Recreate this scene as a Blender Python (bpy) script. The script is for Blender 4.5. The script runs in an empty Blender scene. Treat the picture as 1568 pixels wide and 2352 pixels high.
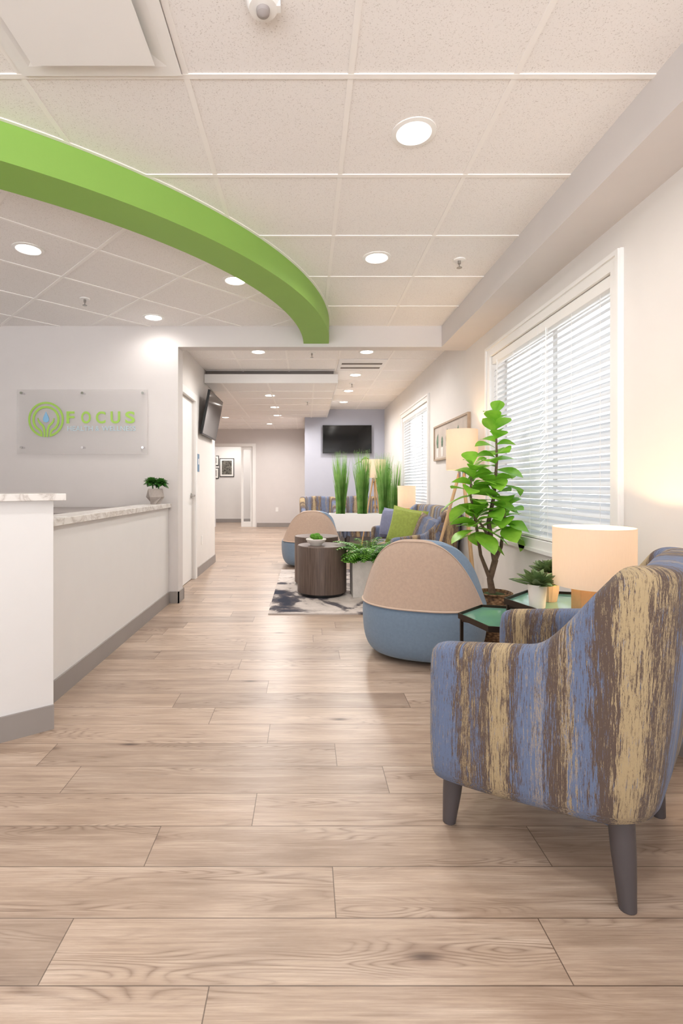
import bpy, math, random
from mathutils import Vector, Matrix
random.seed(7)
PI = math.pi
S = bpy.context.scene
COL = S.collection
R_ = math.radians

# ------------------------------------------------------------------ materials
def lin(c):
    out = []
    for v in c[:3]:
        v = v / 255.0
        out.append(v / 12.92 if v <= 0.04045 else ((v + 0.055) / 1.055) ** 2.4)
    return (out[0], out[1], out[2], 1.0)

class G:
    def __init__(s, name):
        s.m = bpy.data.materials.new(name); s.m.use_nodes = True
        s.t = s.m.node_tree; s.t.nodes.clear()
        s.out = s.t.nodes.new('ShaderNodeOutputMaterial')
    def put(s, node, key, val):
        if val is None: return
        if isinstance(val, bpy.types.NodeSocket): s.t.links.new(val, node.inputs[key])
        else: node.inputs[key].default_value = val
    def math(s, op, a, b=None, c=None, clamp=False):
        n = s.t.nodes.new('ShaderNodeMath'); n.operation = op; n.use_clamp = clamp
        s.put(n, 0, a); s.put(n, 1, b); s.put(n, 2, c)
        return n.outputs[0]
    def noise(s, vec, scale=1.0, detail=4.0, rough=0.5, dist=0.0):
        n = s.t.nodes.new('ShaderNodeTexNoise')
        s.put(n, 'Vector', vec); s.put(n, 'Scale', scale); s.put(n, 'Detail', detail)
        s.put(n, 'Roughness', rough); s.put(n, 'Distortion', dist)
        return n.outputs[0]
    def voro(s, vec, scale=1.0, rnd=1.0):
        n = s.t.nodes.new('ShaderNodeTexVoronoi'); s.put(n, 'Vector', vec); s.put(n, 'Scale', scale)
        s.put(n, 'Randomness', rnd)
        return n.outputs[0]
    def comb(s, x, y, z=0.0):
        n = s.t.nodes.new('ShaderNodeCombineXYZ'); s.put(n, 0, x); s.put(n, 1, y); s.put(n, 2, z)
        return n.outputs[0]
    def sep(s, v):
        n = s.t.nodes.new('ShaderNodeSeparateXYZ'); s.put(n, 0, v)
        return n.outputs
    def obj(s): return s.t.nodes.new('ShaderNodeTexCoord').outputs['Object']
    def uv(s, name):
        n = s.t.nodes.new('ShaderNodeUVMap'); n.uv_map = name; return n.outputs[0]
    def attr(s, name):
        n = s.t.nodes.new('ShaderNodeAttribute'); n.attribute_name = name; return n.outputs['Fac']
    def ramp(s, fac, stops, interp='LINEAR'):
        n = s.t.nodes.new('ShaderNodeValToRGB'); r = n.color_ramp; r.interpolation = interp
        while len(r.elements) < len(stops): r.elements.new(0.5)
        for e, (p, c) in zip(r.elements, stops):
            e.position = p
        for e, (p, c) in zip(r.elements, stops):
            e.color = c if len(c) == 4 else lin(c)
        s.put(n, 0, fac)
        return n.outputs[0]
    def mix(s, f, a, b, blend='MIX'):
        n = s.t.nodes.new('ShaderNodeMix'); n.data_type = 'RGBA'; n.blend_type = blend
        s.put(n, 0, f); s.put(n, 6, a); s.put(n, 7, b)
        return n.outputs[2]
    def bump(s, h, st=0.3, d=0.01):
        n = s.t.nodes.new('ShaderNodeBump'); s.put(n, 'Height', h); s.put(n, 'Strength', st); s.put(n, 'Distance', d)
        return n.outputs[0]
    def bsdf(s, col, rough=0.5, metal=0.0, normal=None, **kw):
        n = s.t.nodes.new('ShaderNodeBsdfPrincipled')
        s.put(n, 'Base Color', col); s.put(n, 'Roughness', rough); s.put(n, 'Metallic', metal)
        if normal is not None: s.put(n, 'Normal', normal)
        for k, v in kw.items(): s.put(n, k.replace('_', ' '), v)
        s.t.links.new(n.outputs[0], s.out.inputs[0])
        return n

def simple(name, c, rough=0.5, metal=0.0, var=0.06, scale=6.0, bump=0.0, bscale=200.0, **kw):
    g = G(name); o = g.obj()
    c0 = lin(c)
    f = g.noise(o, scale, 4, 0.55)
    a = tuple(min(1, v * (1 - var)) for v in c0[:3]) + (1,)
    b = tuple(min(1, v * (1 + var)) for v in c0[:3]) + (1,)
    col = g.ramp(f, [(0.3, a), (0.7, b)])
    nrm = None
    if bump > 0:
        nrm = g.bump(g.noise(o, bscale, 3, 0.6), bump, 0.004)
    g.bsdf(col, rough, metal, nrm, **kw)
    return g.m

def emis(name, c, st):
    g = G(name)
    n = g.t.nodes.new('ShaderNodeEmission'); n.inputs[0].default_value = lin(c); n.inputs[1].default_value = st
    g.t.links.new(n.outputs[0], g.out.inputs[0])
    return g.m

M = {}
M['wall'] = simple('wall_paint', (225, 220, 216), 0.75, var=0.012, bump=0.05, bscale=300)
M['wall_sign'] = simple('reception_wall_paint', (212, 206, 204), 0.7, var=0.012, bump=0.05, bscale=300)
M['accent'] = simple('accent_wall_paint', (180, 181, 193), 0.75, var=0.012)
M['white'] = simple('white_enamel', (240, 238, 236), 0.4, var=0.01)
M['trimw'] = simple('white_trim', (236, 234, 232), 0.35, var=0.01)
M['grid'] = simple('ceiling_grid_metal', (245, 241, 238), 0.6, var=0.01)
M['base'] = simple('gray_rubber_base', (150, 143, 139), 0.5, var=0.03)
M['green'] = simple('green_paint', (138, 180, 82), 0.55, var=0.015)
M['counter'] = simple('white_laminate', (225, 223, 222), 0.45, var=0.01)
M['desk'] = simple('gray_laminate', (160, 152, 150), 0.5, var=0.03)
M['black'] = simple('black_plastic', (18, 18, 20), 0.35)
M['screen'] = simple('tv_screen_glass', (14, 16, 18), 0.08, var=0.02)
M['dark'] = simple('painted_gap_shade', (130, 122, 118), 0.9)  # dark tone standing in for shade in the ceiling gap and vent slots
M['bronze'] = simple('bronze_metal', (58, 46, 38), 0.4, 0.7)
M['chrome'] = simple('chrome_metal', (200, 200, 202), 0.18, 1.0)
M['nickel'] = simple('satin_nickel', (175, 172, 168), 0.3, 1.0)
M['leg'] = simple('dark_gray_leg', (80, 74, 76), 0.45, var=0.04)
M['blue'] = simple('blue_upholstery', (116, 136, 158), 0.85, var=0.06, scale=60, bump=0.35, bscale=700, Sheen_Weight=0.2)
M['beige'] = simple('beige_upholstery', (182, 158, 141), 0.85, var=0.06, scale=60, bump=0.35, bscale=700, Sheen_Weight=0.2)
M['beige_pipe'] = simple('beige_piping', (200, 177, 160), 0.8)
M['pgreen'] = simple('green_cushion_fabric', (146, 160, 74), 0.85, var=0.12, scale=40, bump=0.4, bscale=400)
M['pblue'] = simple('blue_cushion_fabric', (116, 120, 146), 0.85, var=0.1, scale=40, bump=0.4, bscale=400)
M['tray'] = simple('green_tray', (104, 148, 132), 0.08, var=0.12, scale=3)
M['concrete'] = simple('pale_concrete', (208, 202, 197), 0.8, var=0.08, scale=14, bump=0.3, bscale=80)
M['gconcrete'] = simple('gray_concrete', (168, 158, 152), 0.8, var=0.1, scale=14, bump=0.3, bscale=80)
M['pot'] = simple('white_ceramic', (235, 230, 224), 0.35, var=0.02)
M['potb'] = simple('beige_ceramic', (205, 180, 155), 0.6, var=0.06)
M['soil'] = simple('moss_soil', (46, 66, 24), 0.95, var=0.5, scale=60, bump=0.8, bscale=120)
M['moss'] = simple('moss', (80, 134, 34), 0.95, var=0.4, scale=60, bump=1.0, bscale=90)
M['trunk'] = simple('bark', (110, 90, 74), 0.9, var=0.25, scale=30, bump=0.7, bscale=90)
M['adablue'] = simple('blue_sign', (90, 125, 155), 0.4)
M['signgreen'] = simple('sign_green', (156, 196, 84), 0.45, var=0.01)
M['signblue'] = simple('sign_blue', (130, 178, 212), 0.45, var=0.01)
M['signpale'] = simple('sign_pale_blue', (176, 196, 206), 0.45, var=0.01)
M['lightwood'] = simple('light_wood', (200, 164, 122), 0.45, var=0.1, scale=18)
M['fwood'] = simple('weathered_frame_wood', (176, 156, 136), 0.6, var=0.1, scale=18)
M['canvas'] = simple('canvas', (202, 190, 180), 0.8, var=0.08, scale=9)
M['ppot'] = simple('painted_pot', (232, 226, 220), 0.8)
M['pcac'] = simple('painted_cactus', (100, 126, 104), 0.8, var=.3, scale=20)
M['paper'] = simple('white_mat', (236, 232, 226), 0.7, var=0.01)
M['ink'] = simple('gray_print', (96, 92, 84), 0.7, var=0.9, scale=22)
M['bulb'] = emis('warm_bulb', (255, 206, 150), 12)
M['outside'] = simple('outside_paving', (150, 152, 150), 0.9, var=0.15, scale=2)

def leafmat(name, c1, c2, rough=0.35, trans=0.25):
    g = G(name); o = g.obj()
    col = g.ramp(g.noise(o, 9, 3), [(0.3, c1), (0.7, c2)])
    n = g.bsdf(col, rough)
    t = g.t.nodes.new('ShaderNodeBsdfTranslucent'); g.t.links.new(col, t.inputs[0])
    mx = g.t.nodes.new('ShaderNodeMixShader'); mx.inputs[0].default_value = trans
    g.t.links.new(n.outputs[0], mx.inputs[1]); g.t.links.new(t.outputs[0], mx.inputs[2])
    g.t.links.new(mx.outputs[0], g.out.inputs[0])
    return g.m
M['fig'] = leafmat('fig_leaf', (106, 172, 42), (158, 210, 74), 0.35, 0.4)
M['fern'] = leafmat('fern_leaf', (72, 140, 42), (130, 188, 68), 0.4, .3)
M['grass'] = leafmat('grass_blade', (96, 150, 62), (156, 194, 112), 0.5, .3)
M['succ'] = leafmat('succulent_leaf', (98, 124, 76), (142, 160, 104), 0.5, 0.1)
M['succd'] = leafmat('dark_succulent_leaf', (44, 100, 38), (82, 138, 56), 0.5, 0.1)
M['ivy'] = leafmat('dark_leaf', (58, 100, 34), (128, 150, 56), 0.4)

def shade(name, c, e, st):
    g = G(name); o = g.obj()
    col = g.ramp(g.noise(g.comb(g.math('MULTIPLY', g.sep(o)[0], 300), g.math('MULTIPLY', g.sep(o)[1], 300), g.math('MULTIPLY', g.sep(o)[2], 30)), 1, 2),
                 [(0.2, tuple(v * 0.95 for v in lin(c)[:3]) + (1,)), (0.8, lin(c))])
    d = g.bsdf(col, 0.9)
    g.put(d, 'Emission Color', lin(e)); g.put(d, 'Emission Strength', st)
    t = g.t.nodes.new('ShaderNodeBsdfTranslucent'); g.t.links.new(col, t.inputs[0])
    mx = g.t.nodes.new('ShaderNodeMixShader'); mx.inputs[0].default_value = 0.24
    g.t.links.new(d.outputs[0], mx.inputs[1]); g.t.links.new(t.outputs[0], mx.inputs[2])
    g.t.links.new(mx.outputs[0], g.out.inputs[0])
    return g.m
M['shade'] = shade('linen_shade', (214, 202, 188), (255, 216, 170), 0.30)
M['lens'] = emis('downlight_lens', (255, 248, 240), 14.0)

def blindmat():
    g = G('blind_slat'); o = g.obj()
    col = g.ramp(g.noise(o, 4, 2), [(0.3, (224, 227, 231)), (0.7, (232, 234, 237))])
    d = g.bsdf(col, 0.45)
    t = g.t.nodes.new('ShaderNodeBsdfTranslucent'); g.t.links.new(col, t.inputs[0])
    mx = g.t.nodes.new('ShaderNodeMixShader'); mx.inputs[0].default_value = 0.12
    g.t.links.new(d.outputs[0], mx.inputs[1]); g.t.links.new(t.outputs[0], mx.inputs[2])
    g.t.links.new(mx.outputs[0], g.out.inputs[0])
    return g.m
M['slat'] = blindmat()

def glassmat(name, tint, alpha, rough=0.05):
    g = G(name)
    t = g.t.nodes.new('ShaderNodeBsdfTransparent'); t.inputs[0].default_value = (1, 1, 1, 1)
    d = g.bsdf(lin(tint), rough)
    mx = g.t.nodes.new('ShaderNodeMixShader'); mx.inputs[0].default_value = alpha
    g.t.links.new(t.outputs[0], mx.inputs[1]); g.t.links.new(d.outputs[0], mx.inputs[2])
    g.t.links.new(mx.outputs[0], g.out.inputs[0])
    return g.m
M['glass'] = glassmat('window_glass', (235, 240, 245), 0.06)
M['acrylic'] = glassmat('frosted_acrylic', (220, 215, 213), 0.25, 0.2)

def ceilmat():
    g = G('acoustic_tile'); o = g.obj()
    n1 = g.noise(o, 190, 3, 0.7)
    pits = g.math('GREATER_THAN', n1, 0.61)
    v = g.noise(o, 1.2, 2)
    basec = g.ramp(v, [(0.3, (239, 235, 233)), (0.7, (243, 239, 237))])
    col = g.mix(g.math('MULTIPLY', pits, 0.42), basec, lin((160, 148, 140)))
    g.bsdf(col, 0.85, 0, g.bump(g.math('MULTIPLY', pits, -1), 0.2, 0.002))
    return g.m
M['tile'] = ceilmat()

def marble():
    g = G('marble_top'); o = g.obj()
    n = g.noise(o, 6, 8, 0.6, 1.0)
    ve = g.math('ABSOLUTE', g.math('SUBTRACT', n, 0.5))
    col = g.ramp(ve, [(0.0, (192, 184, 178)), (0.02, (212, 206, 201)), (0.08, (226, 222, 218))])
    g.bsdf(col, 0.2); return g.m
M['marble'] = marble()

def darkwood():
    g = G('dark_wood_veneer'); o = g.obj(); x, y, z = g.sep(o)
    n = g.noise(g.comb(g.math('MULTIPLY', x, 80), g.math('MULTIPLY', y, 80), g.math('MULTIPLY', z, 3.0)), 1, 6, 0.65, 0.3)
    col = g.ramp(n, [(0.3, (76, 62, 56)), (0.5, (96, 80, 72)), (0.7, (116, 99, 90))])
    g.bsdf(col, 0.4); return g.m
M['dwood'] = darkwood()

def basketmat():
    g = G('woven_basket'); o = g.obj()
    n = g.voro(g.comb(g.math('MULTIPLY', g.sep(o)[0], 40), g.math('MULTIPLY', g.sep(o)[1], 40), g.math('MULTIPLY', g.sep(o)[2], 70)), 1)
    col = g.ramp(n, [(0.1, (160, 125, 90)), (0.5, (120, 88, 60)), (0.9, (50, 36, 26))])
    g.bsdf(col, 0.8, 0, g.bump(n, -0.8, 0.01)); return g.m
M['basket'] = basketmat()

def stripe(name, period=0.75):
    g = G(name); u, v, _ = g.sep(g.uv('UVMap'))
    streak = g.noise(g.comb(g.math('MULTIPLY', u, 130), g.math('MULTIPLY', v, 6.5)), 1, 6, 0.84)
    wob = g.noise(g.comb(g.math('MULTIPLY', u, 22), g.math('MULTIPLY', v, 3.5)), 1, 3, 0.6)
    t = g.math('ADD', u, g.math('MULTIPLY', g.math('SUBTRACT', streak, 0.5), 0.25))
    t = g.math('ADD', t, g.math('MULTIPLY', g.math('SUBTRACT', wob, 0.5), 0.05))
    t = g.math('FRACT', g.math('DIVIDE', g.math('ADD', t, 7.5), period))
    BL, BR, TN = (109, 125, 158), (97, 80, 71), (186, 164, 127)
    c = g.ramp(t, [(0.0, TN), (0.012, BL), (0.14, BR), (0.175, TN), (0.188, BR), (0.215, BL), (0.235, BR), (0.28, TN), (0.345, BR), (0.385, BL), (0.455, TN), (0.465, BL), (0.50, BR), (0.555, TN), (0.575, BL), (0.645, BR), (0.72, TN), (0.80, BR), (0.84, TN), (0.86, BR), (0.91, BL)], 'CONSTANT')
    fm = g.noise(g.comb(g.math('MULTIPLY', u, 12), g.math('MULTIPLY', v, 2)), 1, 2)
    f1 = g.math('GREATER_THAN', g.math('ADD', g.noise(g.comb(g.math('MULTIPLY', u, 230), g.math('MULTIPLY', g.math('ADD', v, 3.1), 18)), 1, 6, 0.9), g.math('MULTIPLY', fm, .12)), 0.620)
    c = g.mix(g.math('MULTIPLY', f1, 0.9), c, lin(BR))
    f3 = g.math('GREATER_THAN', g.noise(g.comb(g.math('MULTIPLY', g.math('ADD', u, 3.3), 190), g.math('MULTIPLY', v, 12)), 1, 6, 0.88), 0.60)
    c = g.mix(g.math('MULTIPLY', f3, 0.9), c, lin(BL))
    f2 = g.math('GREATER_THAN', g.noise(g.comb(g.math('MULTIPLY', g.math('ADD', u, 7.7), 210), g.math('MULTIPLY', v, 18)), 1, 6, 0.9), 0.595)
    c = g.mix(g.math('MULTIPLY', f2, 0.9), c, lin(TN))
    weave = g.noise(g.comb(g.math('MULTIPLY', u, 900), g.math('MULTIPLY', v, 900)), 1, 2)
    c = g.mix(g.math('MULTIPLY', weave, 0.32), c, lin((150, 150, 150)), 'MULTIPLY')
    g.bsdf(c, 0.9, 0, g.bump(weave, 0.5, 0.003), Sheen_Weight=0.1)
    return g.m
M['stripe'] = stripe('striped_upholstery')

def rugmat():
    g = G('abstract_rug'); o = g.obj()
    n = g.noise(o, 2.2, 7, 0.62, 0.8)
    n2 = g.noise(o, 1.1, 5, 0.6, 0.4)
    t = g.math('ADD', g.math('MULTIPLY', n, 0.6), g.math('MULTIPLY', n2, 0.4))
    col = g.ramp(t, [(0.38, (44, 48, 66)), (0.44, (92, 86, 90)), (0.48, (196, 186, 180)), (0.56, (216, 206, 200)), (0.62, (150, 136, 130)), (0.7, (60, 54, 60))])
    g.bsdf(col, 0.95, 0, g.bump(g.noise(o, 300, 2), 0.6, 0.004)); return g.m
M['rug'] = rugmat()

def floormat():
    g = G('wood_plank_floor')
    L, W = 1.2, 0.179
    u, v, _ = g.sep(g.uv('UVMap')); lu, lv, _2 = g.sep(g.uv('Local'))
    rnd = g.attr('rnd')
    z = g.math('MULTIPLY', rnd, 37.0)
    fine = g.noise(g.comb(g.math('MULTIPLY', u, 5), g.math('MULTIPLY', v, 230), z), 1, 6, 0.75)
    mid = g.noise(g.comb(g.math('MULTIPLY', u, 2.6), g.math('MULTIPLY', v, 60), z), 1, 6, 0.72)
    broad = g.noise(g.comb(g.math('MULTIPLY', u, 1.8), g.math('MULTIPLY', v, 14), z), 1, 6, 0.66, 0.2)
    kn0 = g.voro(g.comb(g.math('MULTIPLY', u, 1.9), g.math('MULTIPLY', v, 6.0), z), 1)
    cont = g.noise(g.comb(g.math('MULTIPLY', u, 0.55), g.math('MULTIPLY', v, 7.5), z), 1, 2.0, 0.5, 0.1)
    pull = g.math('MULTIPLY', g.math('SUBTRACT', 1.0, g.math('MULTIPLY', kn0, 2.6), None, True), 0.10)
    ring = g.math('FRACT', g.math('MULTIPLY', g.math('ADD', cont, pull), 46))
    ring = g.math('ABSOLUTE', g.math('SUBTRACT', ring, 0.5))
    ringm = g.math('POWER', g.math('SUBTRACT', 1.0, g.math('MULTIPLY', ring, 2)), 2.5)
    mask = g.ramp(g.noise(g.comb(g.math('MULTIPLY', u, 1.4), g.math('MULTIPLY', v, 9), g.math('ADD', z, 9)), 1, 3), [(0.47, (0, 0, 0)), (0.60, (255, 255, 255))])
    ringm = g.math('MULTIPLY', ringm, g.math('MULTIPLY', g.sep(mask)[0], fine))
    col = g.ramp(broad, [(0.28, (168, 147, 130)), (0.5, (197, 176, 158)), (0.72, (221, 203, 187))])
    col = g.mix(g.math('MULTIPLY', g.math('SUBTRACT', mid, 0.38), 1.5, None, True), col, lin((148, 124, 107)))
    col = g.mix(g.math('MULTIPLY', g.math('SUBTRACT', fine, 0.40), 1.5, None, True), col, lin((136, 113, 97)))
    col = g.mix(g.math('MULTIPLY', ringm, 1.2, None, True), col, lin((112, 88, 72)))
    kn = g.math('ADD', kn0, g.math('MULTIPLY', g.math('SUBTRACT', mid, .5), .05))
    km = g.math('SUBTRACT', 1.0, g.math('MULTIPLY', kn, 9.5), None, True)
    halo = g.math('SUBTRACT', 1.0, g.math('MULTIPLY', kn, 4.5), None, True)
    col = g.mix(g.math('MULTIPLY', halo, 0.5), col, lin((136, 107, 89)))
    col = g.mix(g.math('MULTIPLY', km, 1.1, None, True), col, lin((74, 54, 44)))
    tone = g.ramp(rnd, [(0.0, (220, 217, 215)), (0.5, (242, 239, 236)), (1.0, (255, 254, 252))])
    col = g.mix(1.0, col, tone, 'MULTIPLY')
    eu = g.math('MINIMUM', lu, g.math('SUBTRACT', L, lu))
    ev = g.math('MINIMUM', lv, g.math('SUBTRACT', W, lv))
    seam = g.math('LESS_THAN', g.math('MINIMUM', eu, ev), 0.0014)
    col = g.mix(g.math('MULTIPLY', seam, 0.8), col, lin((78, 60, 50)))
    g.bsdf(col, g.math('ADD', 0.25, g.math('MULTIPLY', fine, 0.18)), 0, g.bump(g.math('ADD', fine, g.math('MULTIPLY', seam, -4)), 0.10, 0.002))
    return g.m
M['floor'] = floormat()

# ------------------------------------------------------------------ mesh helper
class MB:
    def __init__(s): s.v = []; s.f = []; s.uv = []
    def add(s, vs, fs, uvs=None):
        k = len(s.v); s.v += [tuple(p) for p in vs]; s.f += [tuple(i + k for i in f) for f in fs]
        s.uv += list(uvs) if uvs else [(p[0] + p[1], p[2]) for p in vs]
        return s
    def box(s, x0, x1, y0, y1, z0, z1):
        return s.add([(x0, y0, z0), (x1, y0, z0), (x1, y1, z0), (x0, y1, z0), (x0, y0, z1), (x1, y0, z1), (x1, y1, z1), (x0, y1, z1)],
                     [(0, 3, 2, 1), (4, 5, 6, 7), (0, 1, 5, 4), (1, 2, 6, 5), (2, 3, 7, 6), (3, 0, 4, 7)])
    def obox(s, p0, p1, w, h):
        p0 = Vector(p0); p1 = Vector(p1); d = (p1 - p0).normalized()
        up = Vector((0, 0, 1)) if abs(d.z) < 0.95 else Vector((1, 0, 0))
        a = d.cross(up).normalized() * w / 2; b = a.cross(d).normalized() * h / 2
        vs = [p + q for p in (p0, p1) for q in (-a - b, a - b, a + b, -a + b)]
        return s.add(vs, [(0, 1, 2, 3), (7, 6, 5, 4), (0, 4, 5, 1), (1, 5, 6, 2), (2, 6, 7, 3), (3, 7, 4, 0)])
    def prism(s, poly, z0, z1):
        n = len(poly)
        vs = [(x, y, z0) for x, y in poly] + [(x, y, z1) for x, y in poly]
        return s.add(vs, [tuple(range(n))[::-1], tuple(range(n, 2 * n))] + [(i, (i + 1) % n, n + (i + 1) % n, n + i) for i in range(n)])
    def tube(s, pts, rs, n=10):
        pts = [Vector(p) for p in pts]
        if not hasattr(rs, '__len__'): rs = [rs] * len(pts)
        rows = []
        ref = None
        for i, p in enumerate(pts):
            d = (pts[min(i + 1, len(pts) - 1)] - pts[max(i - 1, 0)])
            d = d.normalized() if d.length > 1e-9 else Vector((0, 0, 1))
            if ref is None:
                ref = d.cross(Vector((0, 0, 1)));
                if ref.length < 0.05: ref = d.cross(Vector((1, 0, 0)))
            a = (ref - d * ref.dot(d)).normalized(); ref = a; b = d.cross(a)
            rows.append([p + (a * math.cos(2 * PI * k / n) + b * math.sin(2 * PI * k / n)) * rs[i] for k in range(n)])
        return s.grid(rows, cv=True, cap=True)
    def lathe(s, prof, c=(0, 0, 0), n=32, cap=True):
        rows = [[(c[0] + r * math.cos(2 * PI * k / n), c[1] + r * math.sin(2 * PI * k / n), c[2] + z) for k in range(n)] for r, z in prof]
        return s.grid(rows, cv=True, cap=cap)
    def grid(s, rows, cu=False, cv=False, cap=False, uvs=None):
        a = len(rows); b = len(rows[0]); fs = []
        for i in range(a if cu else a - 1):
            for j in range(b if cv else b - 1):
                i2 = (i + 1) % a; j2 = (j + 1) % b
                fs.append((i * b + j, i * b + j2, i2 * b + j2, i2 * b + j))
        if cap: fs.append(tuple(range(b))[::-1]); fs.append(tuple((a - 1) * b + j for j in range(b)))
        flat = [p for r in rows for p in r]
        return s.add(flat, fs, [q for r in uvs for q in r] if uvs else None)
    def build(s, name, mat, parent=None, smooth=True, bevel=0, sub=0, angle=35, recalc=True):
        me = bpy.data.meshes.new(name); me.from_pydata(s.v, [], s.f); me.validate(); me.update()
        if recalc:
            import bmesh
            b = bmesh.new(); b.from_mesh(me); bmesh.ops.recalc_face_normals(b, faces=b.faces); b.to_mesh(me); b.free()
        ul = me.uv_layers.new(name='UVMap')
        for l in me.loops: ul.data[l.index].uv = s.uv[l.vertex_index]
        o = bpy.data.objects.new(name, me); COL.objects.link(o)
        me.materials.append(M[mat] if isinstance(mat, str) else mat)
        if smooth:
            for p in me.polygons: p.use_smooth = True
            if not sub: me.set_sharp_from_angle(angle=R_(angle))
        if bevel:
            m = o.modifiers.new('b', 'BEVEL'); m.width = bevel; m.segments = 3; m.limit_method = 'ANGLE'; m.angle_limit = R_(40)
            m.harden_normals = False
        if sub:
            m = o.modifiers.new('s', 'SUBSURF'); m.levels = sub; m.render_levels = sub
        if parent: o.parent = parent
        return o

def tag(o, label, cat, group=None, kind=None):
    o['label'] = label; o['category'] = cat
    if group: o['group'] = group
    if kind: o['kind'] = kind
    return o
def thing(name, label, cat, loc=(0, 0, 0), rz=0, group=None):
    o = bpy.data.objects.new(name, None); COL.objects.link(o); o.location = loc; o.rotation_euler = (0, 0, rz)
    o.empty_display_size = 0.1
    return tag(o, label, cat, group)
def st(name, mb, mat, parent=None, **kw):
    o = mb.build(name, mat, parent, **kw)
    if parent is None: o['kind'] = 'structure'
    return o
def dup(root, loc, rz, label, group=None):
    r = root.copy(); COL.objects.link(r); r.location = loc; r.rotation_euler = (0, 0, rz); r['label'] = label
    if group: r['group'] = group
    for ch in list(root.children):
        c = ch.copy(); COL.objects.link(c); c.parent = r
        for gc in list(ch.children):
            d = gc.copy(); COL.objects.link(d); d.parent = c
    return r
def sst(x, a, b):
    t = max(0, min(1, (x - a) / (b - a))); return t * t * (3 - 2 * t)

CZ = 2.64
XR = 1.56
# ------------------------------------------------------------------ floor
def build_floor():
    L, W = 1.2, 0.179
    vs, fs, uv, lo, rn = [], [], [], [], []
    seams = {-1: -.217, 0: -.601, 1: .077, 2: -.477, 3: -.179, 4: -.897, 5: .123, 6: -.169, 7: -.458, 8: -.675, 9: -.215, 10: -.45}
    rr = random.Random(3)
    for k in range(-23, 82):
        y0 = 1.144 + W * k
        off = seams.get(k, rr.uniform(0, L))
        n0 = math.floor((-4.4 - off) / L)
        x = off + n0 * L
        while x < 1.72:
            i = len(vs)
            vs += [(x, y0, 0), (x + L, y0, 0), (x + L, y0 + W, 0), (x, y0 + W, 0)]
            fs.append((i, i + 1, i + 2, i + 3)); ou = rr.uniform(0, 40)
            uv += [(ou, 0), (ou + L, 0), (ou + L, W), (ou, W)]; lo += [(0, 0), (L, 0), (L, W), (0, W)]
            rn.append(rr.random()); x += L
    me = bpy.data.meshes.new('floor'); me.from_pydata(vs, [], fs); me.update()
    a = me.uv_layers.new(name='UVMap'); b = me.uv_layers.new(name='Local')
    for l in me.loops: a.data[l.index].uv = uv[l.vertex_index]; b.data[l.index].uv = lo[l.vertex_index]
    at = me.attributes.new('rnd', 'FLOAT', 'FACE')
    for i, r in enumerate(rn): at.data[i].value = r
    o = bpy.data.objects.new('floor', me); COL.objects.link(o); me.materials.append(M['floor']); o['kind'] = 'structure'
build_floor()
st('ground', MB().box(2.9, 22, -12, 26, -.25, -.05), 'outside', smooth=False)

# ------------------------------------------------------------------ walls
W1 = (2.51, 4.39); W2 = (6.45, 8.36); TW = 0.085; WZ = (0.67, 2.29)
w = MB(); ys = [-3.0]
def wallpiece(y0, y1, z0=0, z1=2.7): w.box(XR, XR + 0.16, y0, y1, z0, z1)
wallpiece(-3.2, W1[0] + TW); wallpiece(W1[1] - TW, W2[0] + TW); wallpiece(W2[1] - TW, 10.3)
for a, b in (W1, W2):
    wallpiece(a + TW, b - TW, 0, WZ[0] + TW); wallpiece(a + TW, b - TW, WZ[1] - TW, 2.7)
st('wall_right', w, 'wall', smooth=False)
st('wall_left', MB().box(-4.45, -4.3, -3.2, 15.8, 0, 2.7), 'wall')
st('wall_reception', MB().box(-4.3, -1.22, 4.87, 5.05, 0, CZ), 'wall_sign')
w = MB().box(-1.46, -1.34, 5.05, 5.27, 0, CZ).box(-1.46, -1.34, 6.13, 7.5, 0, CZ).box(-1.46, -1.34, 5.27, 6.13, 2.13, CZ).box(-4.3, -1.46, 7.38, 7.5, 0, CZ)
st('wall_corridor', w, 'wall', smooth=False)
st('wall_accent', MB().box(-0.03, XR, 10.2, 10.32, 0, CZ), 'accent')
w = MB().box(-1.45, -0.03, 13.8, 13.92, 0, CZ).box(-4.3, -2.46, 13.8, 13.92, 0, CZ).box(-2.46, -1.45, 13.8, 13.92, 2.17, CZ).box(-0.03, 0.09, 10.32, 13.92, 0, CZ)
st('wall_hall', w, 'wall_sign', smooth=False)
st('wall_far_room', MB().box(-4.3, 0.0, 15.5, 15.6, 0, CZ), 'wall')
# header + soffit
st('trim_1', MB().box(-1.22, XR, 4.87, 5.0, 2.44, CZ), 'wall_sign')
st('trim_2', MB().box(1.29, XR, -3.0, 4.87, 2.44, CZ), 'wall_sign')

# ceilings
st('ceiling', MB().box(-4.4, 1.72, -3.2, 15.7, CZ, CZ + 0.06), 'tile')
AC = (-3.085, 4.88); RO = 3.3; RI = 3.06
def bars(mb, p0, d, length, test, z=CZ, w=0.022, h=0.004):
    d = Vector((d[0], d[1], 0)).normalized(); n = Vector((-d.y, d.x, 0)) * w / 2
    if abs(d.x) > abs(d.y) or d.x * d.y > 0: h += .0008
    st_ = None; step = 0.02; N = int(length / step)
    for i in range(N + 1):
        p = Vector((p0[0], p0[1], 0)) + d * step * i
        ok = test(p.x, p.y) and i < N
        if ok and st_ is None: st_ = p
        if not ok and st_ is not None:
            q = p; a = st_
            mb.prism([tuple((a - n)[:2]), tuple((q - n)[:2]), tuple((q + n)[:2]), tuple((a + n)[:2])], z - h, z - .0002 + (h - .004) * .5)
            st_ = None
inside = lambda x, y: (x - AC[0]) ** 2 + (y - AC[1]) ** 2 < (RI + 0.02) ** 2
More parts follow.
